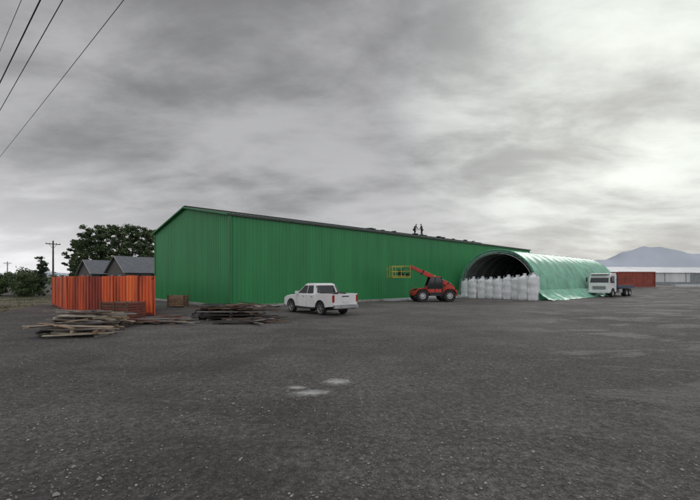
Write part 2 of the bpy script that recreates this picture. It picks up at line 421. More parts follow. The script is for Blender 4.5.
# ---------------------------------------------------------------- vehicles
paintw=mat('white_car_paint',(.74,.75,.76),.22,var=.04,spec=.6,dirt=(.50,.48,.45),dirtamt=.3)
glass=mat('window_glass',(.012,.015,.018),.06,var=.1,spec=.8)
rubber=mat('tyre_rubber',(.022,.022,.022),.85,var=.3,scale=8)
alloy=mat('alloy',(.45,.46,.47),.35,metal=.8)
blackp=mat('black_plastic',(.02,.02,.022),.5)
redl=mat('tail_light',(.35,.01,.012),.2,var=.1)
lampm=mat('head_lamp',(.7,.72,.75),.12)
plate=mat('number_plate',(.7,.7,.68),.5)
def wheel(q,c,r,wd,rim,spokes=6,rimr=.66):
    h=wd/2
    q.lathe([(-h*.9,r*rimr),(-h,r*.8),(-h*.97,r*.93),(-h*.7,r),(h*.7,r),(h*.97,r*.93),(h,r*.8),(h*.9,r*rimr)],c,rubber)
    for s in(-1,1):
        q.lathe([(s*h*.9,r*rimr),(s*h*.82,r*rimr*.93),(s*h*.45,r*rimr*.88)],c,rim)
        q.lathe([(s*h*.42,r*rimr*.9),(s*h*.42,0.001)],c,blackp)
        q.lathe([(s*h*.45,r*.2),(s*h*.78,r*.17),(s*h*.8,.001)],c,rim)
        for k in range(spokes):
            a=2*math.pi*k/spokes
            mid=(c[0]+math.cos(a)*r*rimr*.52,c[1]+s*h*.66,c[2]+math.sin(a)*r*rimr*.52)
            q.box(mid,(r*rimr*.85,h*.2,r*.13),rim,rot=(0,-a,0))
def arc(cx,cz,r,z0,n=12):
    a0=math.asin(max(-1,min(1,(z0-cz)/r)))
    return [(cx+r*math.cos(a0+(math.pi-2*a0)*i/n),cz+r*math.sin(a0+(math.pi-2*a0)*i/n)) for i in range(n+1)]
def pickup(loc,rz):
    e=empty('pickup_truck',loc,rz)
    RW,FW,wr=1.25,4.42,.385
    q=MB()
    body=[(1.78,.42),(1.78,1.22),(3.62,1.22),(3.85,1.19),(4.6,1.13),(5.0,1.06),(5.2,.95),(5.29,.80),(5.29,.48),(5.05,.40)]+arc(FW,.40,.47,.42)+[(2.4,.40)]
    q.prof(body,-.93,.93,paintw)
    q.obj('body',e,bevel=.05,seg=3,smooth=True)
    q=MB()
    side=[(0.04,.55),(0.04,1.27),(1.76,1.27),(1.76,.44)]+arc(RW,.40,.47,.46)+[(.55,.5),(.3,.53)]
    q.prof(side,.86,.93,paintw); q.prof(side,-.93,-.86,paintw)
    q.box((.06,0,.93),(.07,1.70,.62),paintw)
    q.obj('cargo_bed',e,bevel=.018,smooth=True)
    q=MB(); q.box((.9,0,.62),(1.66,1.68,.3),blackp); q.box((3.0,0,.36),(4.2,1.3,.16),blackp)
    for yy in(.7,-.7): q.box((RW,yy,.72),(.94,.34,.28),blackp)
    q.box((1.77,0,1.0),(.03,1.68,.5),blackp)
    q.obj('chassis',e)
    q=MB()
    zb=1.2
    P=[(1.80,-.90,zb),(3.86,-.86,zb),(3.86,.86,zb),(1.80,.90,zb),(1.98,-.73,1.80),(3.02,-.73,1.80),(3.02,.73,1.80),(1.98,.73,1.80),(2.15,-.66,1.87),(2.9,-.66,1.87),(2.9,.66,1.87),(2.15,.66,1.87)]
    q.add(P,[(0,1,2,3),(0,1,5,4),(1,2,6,5),(2,3,7,6),(3,0,4,7),(4,5,9,8),(5,6,10,9),(6,7,11,10),(7,4,8,11),(8,9,10,11)],paintw)
    q.obj('cab',e,bevel=.025,smooth=True)
    q=MB()
    for s in(-1,1):
        def sp(x,z):
            t=(z-zb)/.6; return (x,s*((.90*(1-t)+.73*t)+.008 - .04*max(0,(x-2.9))*(1-t)),z)
        for poly in([(1.98,1.27),(2.62,1.25),(2.62,1.73),(2.10,1.73)],[(2.70,1.25),(3.66,1.25),(3.04,1.73),(2.70,1.73)]):
            q.add([sp(*p) for p in poly],[(0,1,2,3)],glass)
    def lp(A,B,C,D,i0,i1,j0,j1,off):
        A,B,C,D=map(Vector,(A,B,C,D)); f=lambda i,j:(A*(1-i)+B*i)*(1-j)+(D*(1-i)+C*i)*j
        return [tuple(f(i0,j0)+Vector(off)),tuple(f(i1,j0)+Vector(off)),tuple(f(i1,j1)+Vector(off)),tuple(f(i0,j1)+Vector(off))]
    q.add(lp(P[1],P[2],P[6],P[5],.06,.94,.08,.93,(.01,0,.008)),[(0,1,2,3)],glass)
    q.add(lp(P[3],P[0],P[4],P[7],.1,.9,.15,.88,(-.012,0,.004)),[(0,1,2,3)],glass)
    q.obj('windows',e)
    q=MB()
    for s in(-1,1):
        for x in(2.66,1.86,3.72): q.box((x,s*.932,.83),(.012,.006,.72),blackp)
        for x in(2.1,2.95): q.box((x,s*.945,1.08),(.16,.03,.035),alloy)
        q.box((2.75,s*.97,.36),(1.9,.14,.05),blackp)
        q.box((3.6,s*1.02,1.30),(.12,.2,.17),paintw)
        q.box((.03,s*.87,1.0),(.06,.13,.40),redl)
        q.box((5.2,s*.74,.88),(.16,.34,.15),lampm)
        for cx in(RW,FW):
            pts=arc(cx,.40,.475,.42); 
            for a,b_ in zip(pts,pts[1:]): q.cyl((a[0],s*.925,a[1]),(b_[0],s*.925,b_[1]),.028,.028,blackp,6)
    q.box((-.06,0,.53),(.16,1.75,.17),alloy); q.box((-.05,0,.44),(.12,1.3,.08),blackp)
    q.box((.02,0,1.12),(.02,.5,.06),blackp); q.box((.018,0,.8),(.012,.44,.14),plate)
    q.box((5.3,0,.78),(.05,1.1,.28),blackp); q.box((5.3,0,.5),(.1,1.7,.16),blackp)
    q.cyl((1.55,-.72,1.3),(1.55,.72,1.3),.03,.03,blackp,8)
    for s in(-1,1): q.cyl((1.55,s*.72,1.3),(1.9,s*.72,1.72),.03,.03,blackp,8); q.cyl((1.55,s*.72,1.3),(1.0,s*.82,1.27),.03,.03,blackp,8)
    q.obj('details',e,bevel=.006)
    q=MB()
    for x in(RW,FW):
        for s in(-1,1): wheel(q,(x,s*.8,wr),wr,.25,alloy)
    q.obj('wheels',e,smooth=True)
pickup((-.25,23.2,0),math.atan2(.766,-.643))

redp=mat('red_machine_paint',(.46,.03,.018),.38,var=.15,dirt=(.2,.06,.04),dirtamt=.4)
yel=mat('yellow_paint',(.45,.36,.05),.5,var=.2)
whr=mat('wheel_rim_pale',(.5,.5,.5),.5)
def telehandler(loc,rz):
    e=empty('telehandler',loc,rz)
    q=MB()
    q.prof([(-2.1,.75),(-2.15,1.35),(-1.9,1.62),(-1.3,1.62),(-.9,1.2),(1.9,1.05),(2.1,.85),(2.1,.6),(-1.9,.55)],-.42,.42,redp)
    q.box((0.05,-.78,.98),(1.5,.62,.72),redp,top=.94); q.box((-.05,.72,.72),(1.3,.6,.3),blackp)
    for x in(-1.35,1.35):
        for s in(-1,1):
            pts=arc(x,.6,.72,.75,8)
            for a,b in zip(pts,pts[1:]):
                q.box(((a[0]+b[0])/2,s*.93,(a[1]+b[1])/2),(math.dist(a,b)+.02,.46,.04),redp,rot=(0,-math.atan2(b[1]-a[1],b[0]-a[0]),0))
    q.box((-2.05,0,.85),(.3,1.9,.55),redp)
    q.obj('chassis',e,bevel=.03)
    q=MB()
    for s in(.28,1.02):
        q.prof([(-.62,.85),(-.62,2.1),(-.45,2.38),(.55,2.38),(.85,1.55),(.95,.85)],s-.02,s+.02,glass)
    q.obj('cab_glass',e)
    q=MB()
    q.box((.05,.65,2.40),(1.15,.86,.07),redp); q.box((.15,.65,.86),(1.5,.84,.12),blackp)
    q.prof([(.87,1.55),(.97,.85),(.6,.85)],.3,1.0,redp)
    P=[((-.62,.85),(-.62,2.1)),((-.62,2.1),(-.45,2.38)),((.55,2.38),(.85,1.55)),((.85,1.55),(.95,.85)),((.1,.85),(.1,2.38))]
    for s in(.26,1.05):
        for a,b in P: q.cyl((a[0],s,a[1]),(b[0],s,b[1]),.04,.04,blackp,6)
        q.box((.15,s,1.05),(1.4,.03,.36),redp)
    q.cyl((.0,.65,2.43),(.0,.65,2.58),.06,.05,yel,10)
    q.obj('cab_frame',e,bevel=.01)
    q=MB(); p0=Vector((-1.85,0,1.55)); p1=Vector((2.25,0,3.42)); dd=p1-p0; an=-math.atan2(dd.z,dd.x); L_=dd.length
    c=p0+dd*.36; q.box(c,(L_*.72,.34,.42),redp,rot=(0,an,0))
    c=p0+dd*.8; q.box(c,(L_*.4,.25,.31),redp,rot=(0,an,0))
    for f in(.08,.7): q.box(p0+dd*f,(.14,.38,.47),blackp,rot=(0,an,0))
    q.cyl((-1.85,-.3,1.55),(-1.85,.3,1.55),.14,.14,blackp,14)
    q.cyl((.2,-.05,1.1),(p0+dd*.55)+Vector((0,-.05,-.1)),.09,.07,alloy,10)
    q.cyl((2.2,0,3.42),(2.45,0,2.75),.12,.1,redp,10); q.box((2.5,0,2.75),(.12,1.1,.7),blackp)
    q.obj('boom',e,bevel=.02)
    q=MB(); x0,x1,y0,y1,z0,z1=2.58,4.3,-1.1,1.1,2.35,3.4
    q.box(((x0+x1)/2,0,z0),(x1-x0,2.2,.07),yel)
    for z in(z0+.12,z0+.55,z1):
        for a,b in(((x0,y0),(x1,y0)),((x1,y0),(x1,y1)),((x1,y1),(x0,y1)),((x0,y1),(x0,y0))): q.cyl((*a,z),(*b,z),.03,.03,yel,6)
    for x in(x0,(x0+x1)/2,x1):
        for y in(y0,y1): q.cyl((x,y,z0),(x,y,z1),.03,.03,yel,6)
    q.cyl((x1,0,z0),(x1,0,z1),.03,.03,yel,6)
    q.box((x0+.35,.75,z0+.62),(.6,.5,.55),greend); q.box((x0+.5,-.3,z0+.4),(.5,.5,.65),blackp)
    q.obj('work_basket',e)
    q=MB()
    for x in(-1.35,1.35):
        for s in(-1,1):
            wheel(q,(x,s*.93,.6),.6,.42,whr,8,.52)
            for k in range(20):
                a=2*math.pi*k/20; q.box((x+math.cos(a)*.6,s*.93,.6+math.sin(a)*.6),(.05,.4,.07),rubber,rot=(0,-a,0))
    for x in(-1.35,1.35): q.box((x,0,.6),(.2,1.6,.2),blackp)
    q.obj('wheels',e,smooth=False)
telehandler((8.1,39.6,0),math.radians(188))

bluep=mat('blue_grey_paint',(.055,.085,.15),.5,var=.25)
def flatbed(loc,rz):
    e=empty('flatbed_truck',loc,rz)
    q=MB(); q.prof([(-2.0,.75),(-2.0,2.75),(-1.8,2.95),(-.55,2.92),(-.28,2.72),(0.0,1.75),(.02,.75),(-.15,.62),(-.35,.62)]+[(p[0],p[1]) for p in arc(-.98,.52,.62,.62,8)]+[(-1.8,.62)],-1.2,1.2,paintw)
    q.obj('cab',e,bevel=.06,seg=3,smooth=True)
    q=MB()
    q.add([(.012,-1.05,1.78),(.012,1.05,1.78),(-.272,1.0,2.66),(-.272,-1.0,2.66)],[(0,1,2,3)],glass)
    for s in(-1,1): q.add([(-.18,s*1.206,1.72),(-.42,s*1.206,2.6),(-1.35,s*1.206,2.6),(-1.35,s*1.206,1.72)],[(0,1,2,3)],glass)
    q.obj('windows',e)
    q=MB()
    for z in(1.0,1.15,1.3): q.box((.035,0,z),(.05,1.5,.07),blackp)
    q.box((.08,0,.68),(.25,2.4,.34),paintw)
    for s in(-1,1):
        q.box((.2,s*.9,.70),(.06,.36,.18),lampm); q.box((.02,s*1.02,1.0),(.05,.28,.16),lampm)
        q.box((.12,s*1.38,2.15),(.14,.14,.55),blackp); q.cyl((-.1,s*1.2,2.45),(.12,s*1.38,2.4),.02,.02,blackp,6)
        q.box((-1.0,s*1.21,1.5),(.16,.03,.05),blackp); q.box((-1.4,s*1.205,1.6),(.012,.01,1.7),blackp); q.box((-.3,s*1.24,.55),(.4,.1,.08),blackp)
    q.box((-.15,0,2.86),(.5,2.1,.05),blackp,rot=(0,.2,0)); q.box((.215,0,.6),(.02,.5,.13),plate)
    q.obj('cab_details',e,bevel=.01)
    q=MB()
    q.box((-5.0,0,1.18),(5.4,2.45,.14),bluep); q.box((-4.6,0,.92),(6.4,.8,.25),blackp)
    q.box((-2.35,0,1.85),(.08,2.4,1.25),bluep)
    for s in(-1,1):
        q.box((-5.0,s*1.24,1.3),(5.4,.05,.30),bluep)
        for k in range(7): q.box((-2.6-k*.8,s*1.275,1.3),(.06,.02,.3),blackp)
        q.box((-3.4,s*1.0,.75),(1.0,.4,.5),alloy)
    q.obj('flat_bed',e,bevel=.01)
    q=MB()
    for x,w2 in((-.98,.3),(-5.4,.55),(-6.5,.55)):
        for s in(-1,1): wheel(q,(x,s*(1.2-w2/2),.5),.5,w2,alloy,8,.55)
    q.obj('wheels',e,smooth=True)
flatbed((30.9,50.0,.02),math.atan2(-.6,-.8))

rust=mat('container_red',(.28,.055,.035),.6,var=.25,scale=1.2,dirt=(.14,.04,.03),dirtamt=.7)
def container(loc,rz,CL=6.06):
    ce=empty('shipping_container',loc,rz)
    q=MB(); pr=ribs(CL,.30,.05); n=len(pr)
    for yy in(0.06,2.38): q.add([(t,yy-o,.15) for t,o in pr]+[(t,yy-o,2.5) for t,o in pr],[(i,i+1,n+i+1,n+i) for i in range(n-1)],rust)
    pr=ribs(2.4,.32,.05); n=len(pr)
    for xx in(0.02,CL-.02): q.add([(xx,t,.15) for t,o in pr]+[(xx,t,2.5) for t,o in pr],[(i,i+1,n+i+1,n+i) for i in range(n-1)],rust)
    q.box((CL/2,1.2,2.52),(CL-.1,2.3,.05),rust)
    for x in(0,CL):
        for y in(0,2.4): q.box((x,y,1.29),(.16,.16,2.58),rust)
    for y in(0,2.4):
        for z in(.1,2.52): q.box((CL/2,y,z),(CL-.17,.13,.14),rust)
    for y in(.7,1.7): q.cyl((-.08,y,.2),(-.08,y,2.45),.03,.03,alloy,6)
    q.obj('shell',ce)
container((45.0,67.5,gz(46,68)-.02),.10,6.6)

# long flat white buildings beyond
wwall=mat('white_wall_sheet',(.56,.58,.59),.6,var=.15,scale=.4,stretch=(1,1,.3)); wroof=mat('pale_roof_sheet',(.62,.64,.66),.6,var=.14,scale=.3,spec=.2); polyd=mat('steel_frame_grey',(.22,.24,.25),.6)
def lowbuilding(x0,y0,ang,L_,W_,ev,rd):
    e=empty('white_storage_building',(x0,y0,gz(x0,y0)-.05),ang)
    q=MB(); q.prof([(0,0),(0,ev),(W_/2,rd-.05),(W_,ev),(W_,0)],0,1,wwall)
    q.v=[((v[1])*L_,v[0],v[2]) for v in q.v]; q.obj('walls',e)
    q=MB()
    for ye,s in((-.4,0),(W_+.4,1)):
        ze=ev-.4*(rd-ev)/(W_/2); pr=ribs(L_+.8,1.0,.05); n=len(pr)
        q.add([(t-.4,ye,ze+o+.03) for t,o in pr]+[(t-.4,W_/2,rd+o+.03) for t,o in pr],[(i,i+1,n+i+1,n+i) for i in range(n-1)],wroof)
    q.obj('roof',e)
    q=MB()
    k=0
    while k*6<L_:
        q.box((k*6,-.05,ev/2),(.12,.08,ev),polyd)
        if k%3==1: q.box((k*6+3,-.03,1.5),(3.4,.05,2.9),polyd)
        k+=1
    q.box((L_/2,-.06,.4),(L_,.05,.8),polyd)
    q.obj('wall_details',e)
lowbuilding(62,100,math.atan2(1.5,12),36,16,3.2,4.8)
lowbuilding(101,104,math.atan2(1.5,12),50,16,3.4,5.2)
lowbuilding(56,114,math.atan2(1.0,12),30,12,3.3,4.6)
q=MB()
for k in range(3): q.box((57,67.5,gz(57,67.5)+.1+.13*k),(6,.9,.1),whitep,rot=(0,0,.06))
q.obj('white_sheet_stack',bevel=.01)

# ---------------------------------------------------------------- orange corrugated enclosure
or1=mat('orange_sheet',(.60,.105,.03),.45,var=.15,scale=2.6,dirt=(.24,.04,.022),dirtamt=.9,stretch=(1,1,.10),ramp=(.38,.58)); or2=mat('orange_sheet_bright',(.74,.17,.045),.45,scale=2.2,var=.1,dirt=(.40,.06,.03),dirtamt=.85,stretch=(1,1,.1),ramp=(.36,.58)); or3=mat('dark_red_steel',(.24,.038,.022),.6,var=.3,scale=2.5,stretch=(1,1,.15))
fe=empty('orange_corrugated_fence',(0,0,0))
fq=MB(); fp=MB()
def sheet_run(A,B,H,dark=()):
    A=Vector(A);B=Vector(B);d=(B-A);L_=d.length;u=d/L_; nv=Vector((u.y,-u.x,0)); an=math.atan2(u.y,u.x)
    k=max(2,int(round(L_/1.15))); wd=L_/k
    for i in range(k):
        h=H+R.uniform(-.05,.05); off=.012*(i%2)
        pr=ribs(wd-.02,.28,.085,(0,.38,.52,.86)); n=len(pr); a0=A+u*i*wd
        vs=[tuple(a0+u*t+nv*(o+off)+Vector((0,0,.12))) for t,o in pr]+[tuple(a0+u*t+nv*(o+off)+Vector((0,0,h))) for t,o in pr]
        fq.add(vs,[(j,j+1,n+j+1,n+j) for j in range(n-1)],or3 if i in dark else R.choice((or1,or2,or1)))
    for i in range(0,k+1):
        c=A+u*i*wd+nv*.10; 
        if i%2==0: fp.box((c.x,c.y,(H+.04)/2),(.09,.06,H+.04),or3 if i%4 else or1,rot=(0,0,an))
    c=(A+B)/2+nv*.06
    fp.box((c.x,c.y,.12),(L_,.13,.12),or3,rot=(0,0,an))
    c=(A+B)/2-nv*.05; fp.box((c.x,c.y,H-.12),(L_,.07,.09),or3,rot=(0,0,an))
Ra=(-11.35,23.2,0);Rb=(-18.4,26.3,0);Rc=(-24.4,33.2,0);Rd=(-14.6,29.5,0)
sheet_run(Rb,Ra,2.3,(2,)); sheet_run(Rc,Rb,2.3); sheet_run(Ra,Rd,2.25); sheet_run(Rd,Rc,2.2)
fq.obj('sheets',fe); fp.obj('posts_and_rails',fe)

wood=[mat('timber_tan',(.24,.16,.10),.8,var=.3,scale=5,bump=.3),mat('timber_grey',(.17,.155,.14),.85,var=.3,scale=5,bump=.3),mat('timber_brown',(.11,.065,.042),.85,var=.3,scale=5,bump=.3),mat('timber_dark',(.04,.034,.03),.85,var=.3,scale=5,bump=.3),mat('timber_pale',(.35,.30,.23),.8,var=.2,scale=5,bump=.3)]
brr=mat('crate_red_brown',(.15,.036,.022),.7,var=.35,scale=5,bump=.3)
q=MB()
for k in range(6): q.box((0,-.55,.12+k*.135),(1.9,.03,.115),brr if k%2 else wood[2]); q.box((0,.55,.12+k*.135),(1.9,.03,.115),brr)
for k in range(6):
    for s in(-1,1): q.box((s*.94,0,.12+k*.135),(.03,1.07,.115),brr)
for x in(-.9,0,.9):
    for s in(-1,1): q.box((x,s*.585,.45),(.09,.05,.9),wood[2])
for i in range(9): q.box((-.85+i*.21,0,.84),(.17,1.15,.03),wood[2])
q.obj('wooden_crate',bevel=.005,loc=(-12.4,22.0,0),rz=-.3)
q=MB()
for k in range(5):
    for s in(-1,1): q.box((0,s*.45,.14+k*.17),(1.35,.03,.14),wood[0]); q.box((s*.66,0,.14+k*.17),(.03,.88,.14),wood[0])
for x in(-.6,.6):
    for s in(-1,1): q.box((x,s*.49,.47),(.09,.05,.92),wood[2])
q.box((0,0,.4),(1.25,.85,.6),wood[2])
q.obj('wooden_pallet_box',bevel=.005,loc=(-13.3,31.2,0),rz=.1)

def pile(name,loc,rz,items):
    q=MB()
    for (x,y,z,lx,ly,lz,a,tilt,m) in items: q.box((x,y,z),(lx,ly,lz),m,rot=(R.uniform(-.06,.06),tilt,a))
    q.obj(name,bevel=.004,loc=loc,rz=rz)
def stack(W,Dp,layers,mats,messy=.06,L_=(2.6,4.2),bw=(.1,.22),z0=0.0,th=.045):
    it=[]; z=z0
    for k in range(layers):
        for xx in(-W*.32,0.05,W*.33): it.append((xx+R.uniform(-.1,.1),0,z+.05,.09,Dp*R.uniform(.8,1.1),.10,R.uniform(-.08,.08),0,R.choice(mats)))
        z+=.10
        y=-Dp/2
        while y<Dp/2:
            b=R.uniform(*bw)
            if R.random()<.82:
                it.append((R.uniform(-.4,.4),y+b/2,z+th/2+R.uniform(0,.012),R.uniform(*L_),b,th,R.gauss(0,messy),R.gauss(0,.012),R.choice(mats)))
            y+=b+R.uniform(.005,.08)
        z+=th+.01
    return it
cg=lambda s,m: max(-m,min(m,R.gauss(0,s)))
T,G,B_,K,Pl=wood
it=stack(3.0,1.9,4,[T,G,Pl,G,K,B_],.1,(1.6,2.9))
for i in range(16): it.append((cg(.5,.6),R.gauss(0,.5),.66+R.random()*.10,R.uniform(1.0,2.4),R.uniform(.06,.16),.035,R.gauss(0,.4),cg(.02,.03),R.choice([G,T,Pl,B_,K])))
pile('timber_pile',(-11.0,17.0,0),-.15,it)
it=stack(2.8,1.2,2,[T,G,Pl,B_,K],.16,(1.4,2.6))
for i in range(14): it.append((cg(.6,.8),R.gauss(0,.5),.36+R.random()*.1,R.uniform(.9,2.2),R.uniform(.06,.16),.035,R.gauss(0,.5),R.gauss(0,.04),R.choice([G,T,Pl,B_,K])))
pile('timber_pile',(-10.0,14.7,0),.1,it)
it=[]
for i in range(34): it.append((cg(.8,1.1),R.gauss(0,.5),.04+R.random()*.2,R.uniform(1.3,3.0),R.uniform(.07,.2),.04,R.gauss(0,.3),R.gauss(0,.03),R.choice([B_,G,K,K,T,brr])))
pile('timber_pile',(-9.3,19.2,0),.05,it)
it=stack(3.4,1.9,3,[K,K,B_,G,K],.12,(2.0,3.8))
for i in range(46): it.append((cg(.8,1.1),R.gauss(0,.6),.48+R.random()*.3,R.uniform(1.2,3.4),R.uniform(.06,.2),.04,R.gauss(0,.4),R.gauss(0,.06),R.choice([K,K,B_,B_,G,T,brr])))
pile('timber_pile',(-5.9,21.2,0),-.15,it)
it=[]
for i in range(22): it.append((cg(.7,1),R.gauss(0,.45),.04+R.random()*.16,R.uniform(1.1,2.4),R.uniform(.06,.18),.04,R.gauss(0,.45),R.gauss(0,.03),R.choice([K,B_,K,G])))
pile('timber_pile',(-5.0,19.3,0),.2,it)
blk=mat('black_polythene',(.018,.018,.02),.28,var=.2,bump=.4,bscale=6)
q=MB(); vs=[]; a_,b_=26,16
for i in range(a_+1):
    for j in range(b_+1):
        x=(i/a_-.5)*2.2; y=(j/b_-.5)*1.7; rr=max(abs(x)/1.1,abs(y)/.85)
        z=.62*(1-sstep(.45,1,rr))+.10*noise.noise(Vector((x*2.4,y*2.4,4)))+.05*noise.noise(Vector((x*6,y*6,1)))
        vs.append((x+.08*noise.noise(Vector((x*3,y*3,9))),y,max(z,.025)))
q.add(vs,[(i*(b_+1)+j,i*(b_+1)+j+1,(i+1)*(b_+1)+j+1,(i+1)*(b_+1)+j) for i in range(a_) for j in range(b_)],blk)
q.obj('black_plastic_sheet',smooth=True,loc=(-7.4,21.6,.12),rz=.2)

# ---------------------------------------------------------------- vegetation
def leafmat(name,a,b):
    m=bpy.data.materials.new(name); m.use_nodes=True; nt=m.node_tree;n=nt.nodes;l=nt.links;bs=n['Principled BSDF']
    g=n.new('ShaderNodeNewGeometry'); nz=n.new('ShaderNodeTexNoise'); nz.inputs['Scale'].default_value=.7; nz.inputs['Detail'].default_value=3
    l.new(g.outputs['Position'],nz.inputs['Vector'])
    ad=n.new('ShaderNodeMath'); ad.operation='MULTIPLY_ADD'; l.new(g.outputs['Random Per Island'],ad.inputs[0]); ad.inputs[1].default_value=.35; l.new(nz.outputs['Fac'],ad.inputs[2])
    r=n.new('ShaderNodeValToRGB'); r.color_ramp.elements[0].position=.45; r.color_ramp.elements[1].position=.85; r.color_ramp.elements[0].color=(*a,1); r.color_ramp.elements[1].color=(*b,1)
    l.new(ad.outputs[0],r.inputs[0]); l.new(r.outputs[0],bs.inputs['Base Color']); bs.inputs['Roughness'].default_value=.7
    return m
pinem=leafmat('pine_foliage',(.025,.045,.02),(.085,.13,.045)); bushm=leafmat('shrub_foliage',(.03,.052,.02),(.09,.14,.045)); cypm=leafmat('cypress_foliage',(.015,.035,.018),(.05,.085,.035))
bark=mat('bark',(.07,.055,.045),.9,var=.3,scale=4,bump=.5,bscale=10)
def leaves(q,c,r,n,sz,m,flat=.7):
    for i in range(n):
        d=Vector((R.gauss(0,1),R.gauss(0,1),R.gauss(0,1))).normalized()*(R.random()**.5)*r*R.uniform(.8,1.25); d.z*=flat
        p=Vector(c)+d; a=Vector((R.gauss(0,1),R.gauss(0,1),R.gauss(0,.6))).normalized(); b=a.cross(Vector((R.gauss(0,1),R.gauss(0,1),R.gauss(0,1)))).normalized()
        s=sz*R.uniform(.5,1.3)
        q.v+= [tuple(p-a*s),tuple(p+b*s*.45),tuple(p+a*s),tuple(p-b*s*.45)]
        k=len(q.v)-4; q.f.append([k,k+1,k+2,k+3]); q.m.append(q.mi(m))
def fast(q,name,parent=None):
    me=bpy.data.meshes.new(name); me.from_pydata(q.v,[],q.f); [me.materials.append(m) for m in q.mats]; me.polygons.foreach_set('material_index',q.m)
    o=bpy.data.objects.new(name,me); scene.collection.objects.link(o); o.parent=parent; return o
def tree(name,x,y,h,cr,m,crown0=.25,nl=7000,sz=.3,shape='pine',lean=0):
    z0=gz(x,y); e=empty(name,(x,y,z0-.05))
    q=MB(); pts=[Vector((lean*t+.15*math.sin(t*5+x),.15*math.cos(t*4+x)-.15,h*.93*t)) for t in(0,.2,.4,.6,.8,1)]
    for i in range(5): q.cyl(pts[i],pts[i+1],h*.022*(1-i*.18),h*.022*(1-(i+1)*.18),bark,8,False)
    lq=MB(); nb=34 if shape=='pine' else 26
    cl=nl//nb
    for i in range(nb):
        t=crown0+(1-crown0)*((i+.5)/nb); 
        if shape=='pine': rad=cr*(math.sin(math.pi*min(1,(1-(t-crown0)/(1-crown0))*.66+.14)))*R.uniform(.45,1.15)
        elif shape=='cone': rad=cr*(1-(t-crown0)/(1-crown0))**.8*R.uniform(.6,1.0)
        else: rad=cr*math.sqrt(max(.05,1-((t-crown0)/(1-crown0)*2-1)**2))*R.uniform(.6,1.05)
        a=i*2.4+R.uniform(-.5,.5); k=min(4,int(t*5)); base=pts[k].lerp(pts[k+1],t*5-k)
        tip=base+Vector((math.cos(a)*rad,math.sin(a)*rad,rad*R.uniform(.0,.35)))
        q.cyl(base,tip,h*.008,h*.002,bark,5,False)
        for f in(.35,.7,1.0):
            leaves(lq,base.lerp(tip,f)+Vector((R.uniform(-.4,.4),R.uniform(-.4,.4),R.uniform(-.2,.3))),max(.3,cr*.24)*R.uniform(.5,1.3),cl//3,sz,m)
    q.obj('trunk',e,smooth=True); fast(lq,'crown',e)
for (px,D,h,cr) in((88,92,13.6,3.1),(103,96,14.8,3.5),(118,92,14.2,3.3),(132,97,15.1,3.5),(146,94,13.8,3.3),(157,99,14.2,3.1),(77,98,11.5,2.6)):
    tree('pine_tree',(px-350)/403*D,D,h,cr,pinem,.12,7400,.27)
for (x,y,h,cr) in((-40.2,50,3.0,1.9),(-42.8,53,3.4,2.2),(-45.5,52,2.8,1.8),(-37.0,53,2.2,1.4)):
    tree('shrub',x,y,h,cr,bushm,.05,4200,.14,'round')
tree('cypress_tree',-40.6,53,5.2,1.0,cypm,.04,4500,.14,'cone')
tree('conifer_tree',72.5,122,7.5,2.2,cypm,.1,3000,.3,'cone')
for (x,y,h) in((66,130,4.5),(83,132,4.8)): tree('broadleaf_tree',x,y,h,2.4,bushm,.2,2500,.3,'round')

lq=MB()
for (xa,ya,xb,yb,h0) in((-420,300,-180,330,6.5),(-180,330,60,340,8),(140,360,620,330,9),(-130,105,-66,118,3.2)):
    n=130 if h0>4 else 60
    for i in range(n):
        t=i/n; x=xa+(xb-xa)*t+R.uniform(-2,2); y=ya+(yb-ya)*t+R.uniform(-6,6); hh=h0*(.55+.6*abs(noise.noise(Vector((i*.13,h0,0))))+.35*R.random())
        for k in range(3): leaves(lq,(x+R.uniform(-1.5,1.5),y,.9+hh*(.2+.3*k)),hh*.35,22,hh*.11,pinem,.8)
fast(lq,'distant_tree_line')

vm=mat('rough_grass_soil',(.095,.08,.05),.95,var=.5,scale=.8,bump=.6,bscale=9)
q=MB()
bx=[(-19.5,21.5),(-22,25),(-26,34),(-24,46),(-27,55),(-38,53),(-60,44),(-60,30),(-38,23),(-26,20)]
q.add([(x,y,.006) for x,y in bx],[tuple(range(len(bx)))],vm); q.obj('grass_verge')
tuft=leafmat('grass_blades',(.03,.045,.015),(.11,.12,.05))
q=MB()
def inside(x,y):
    c=False;j=len(bx)-1
    for i in range(len(bx)):
        if (bx[i][1]>y)!=(bx[j][1]>y) and x<(bx[j][0]-bx[i][0])*(y-bx[i][1])/(bx[j][1]-bx[i][1])+bx[i][0]: c=not c
        j=i
    return c
cnt=0
while cnt<9000:
    x=R.uniform(-60,-19);y=R.uniform(20,56)
    if not inside(x,y) or noise.noise(Vector((x*.25,y*.25,0)))<-.05: cnt+=.2; continue
    a=R.random()*6.28;h=R.uniform(.05,.2); dx,dy=math.cos(a)*.03,math.sin(a)*.03; lx,ly=R.uniform(-.06,.06),R.uniform(-.06,.06)
    q.v+=[(x-dx,y-dy,0),(x+dx,y+dy,0),(x+lx,y+ly,h)]; k=len(q.v)-3; q.f.append([k,k+1,k+2]); q.m.append(q.mi(tuft)); cnt+=1
fast(q,'grass_tufts')

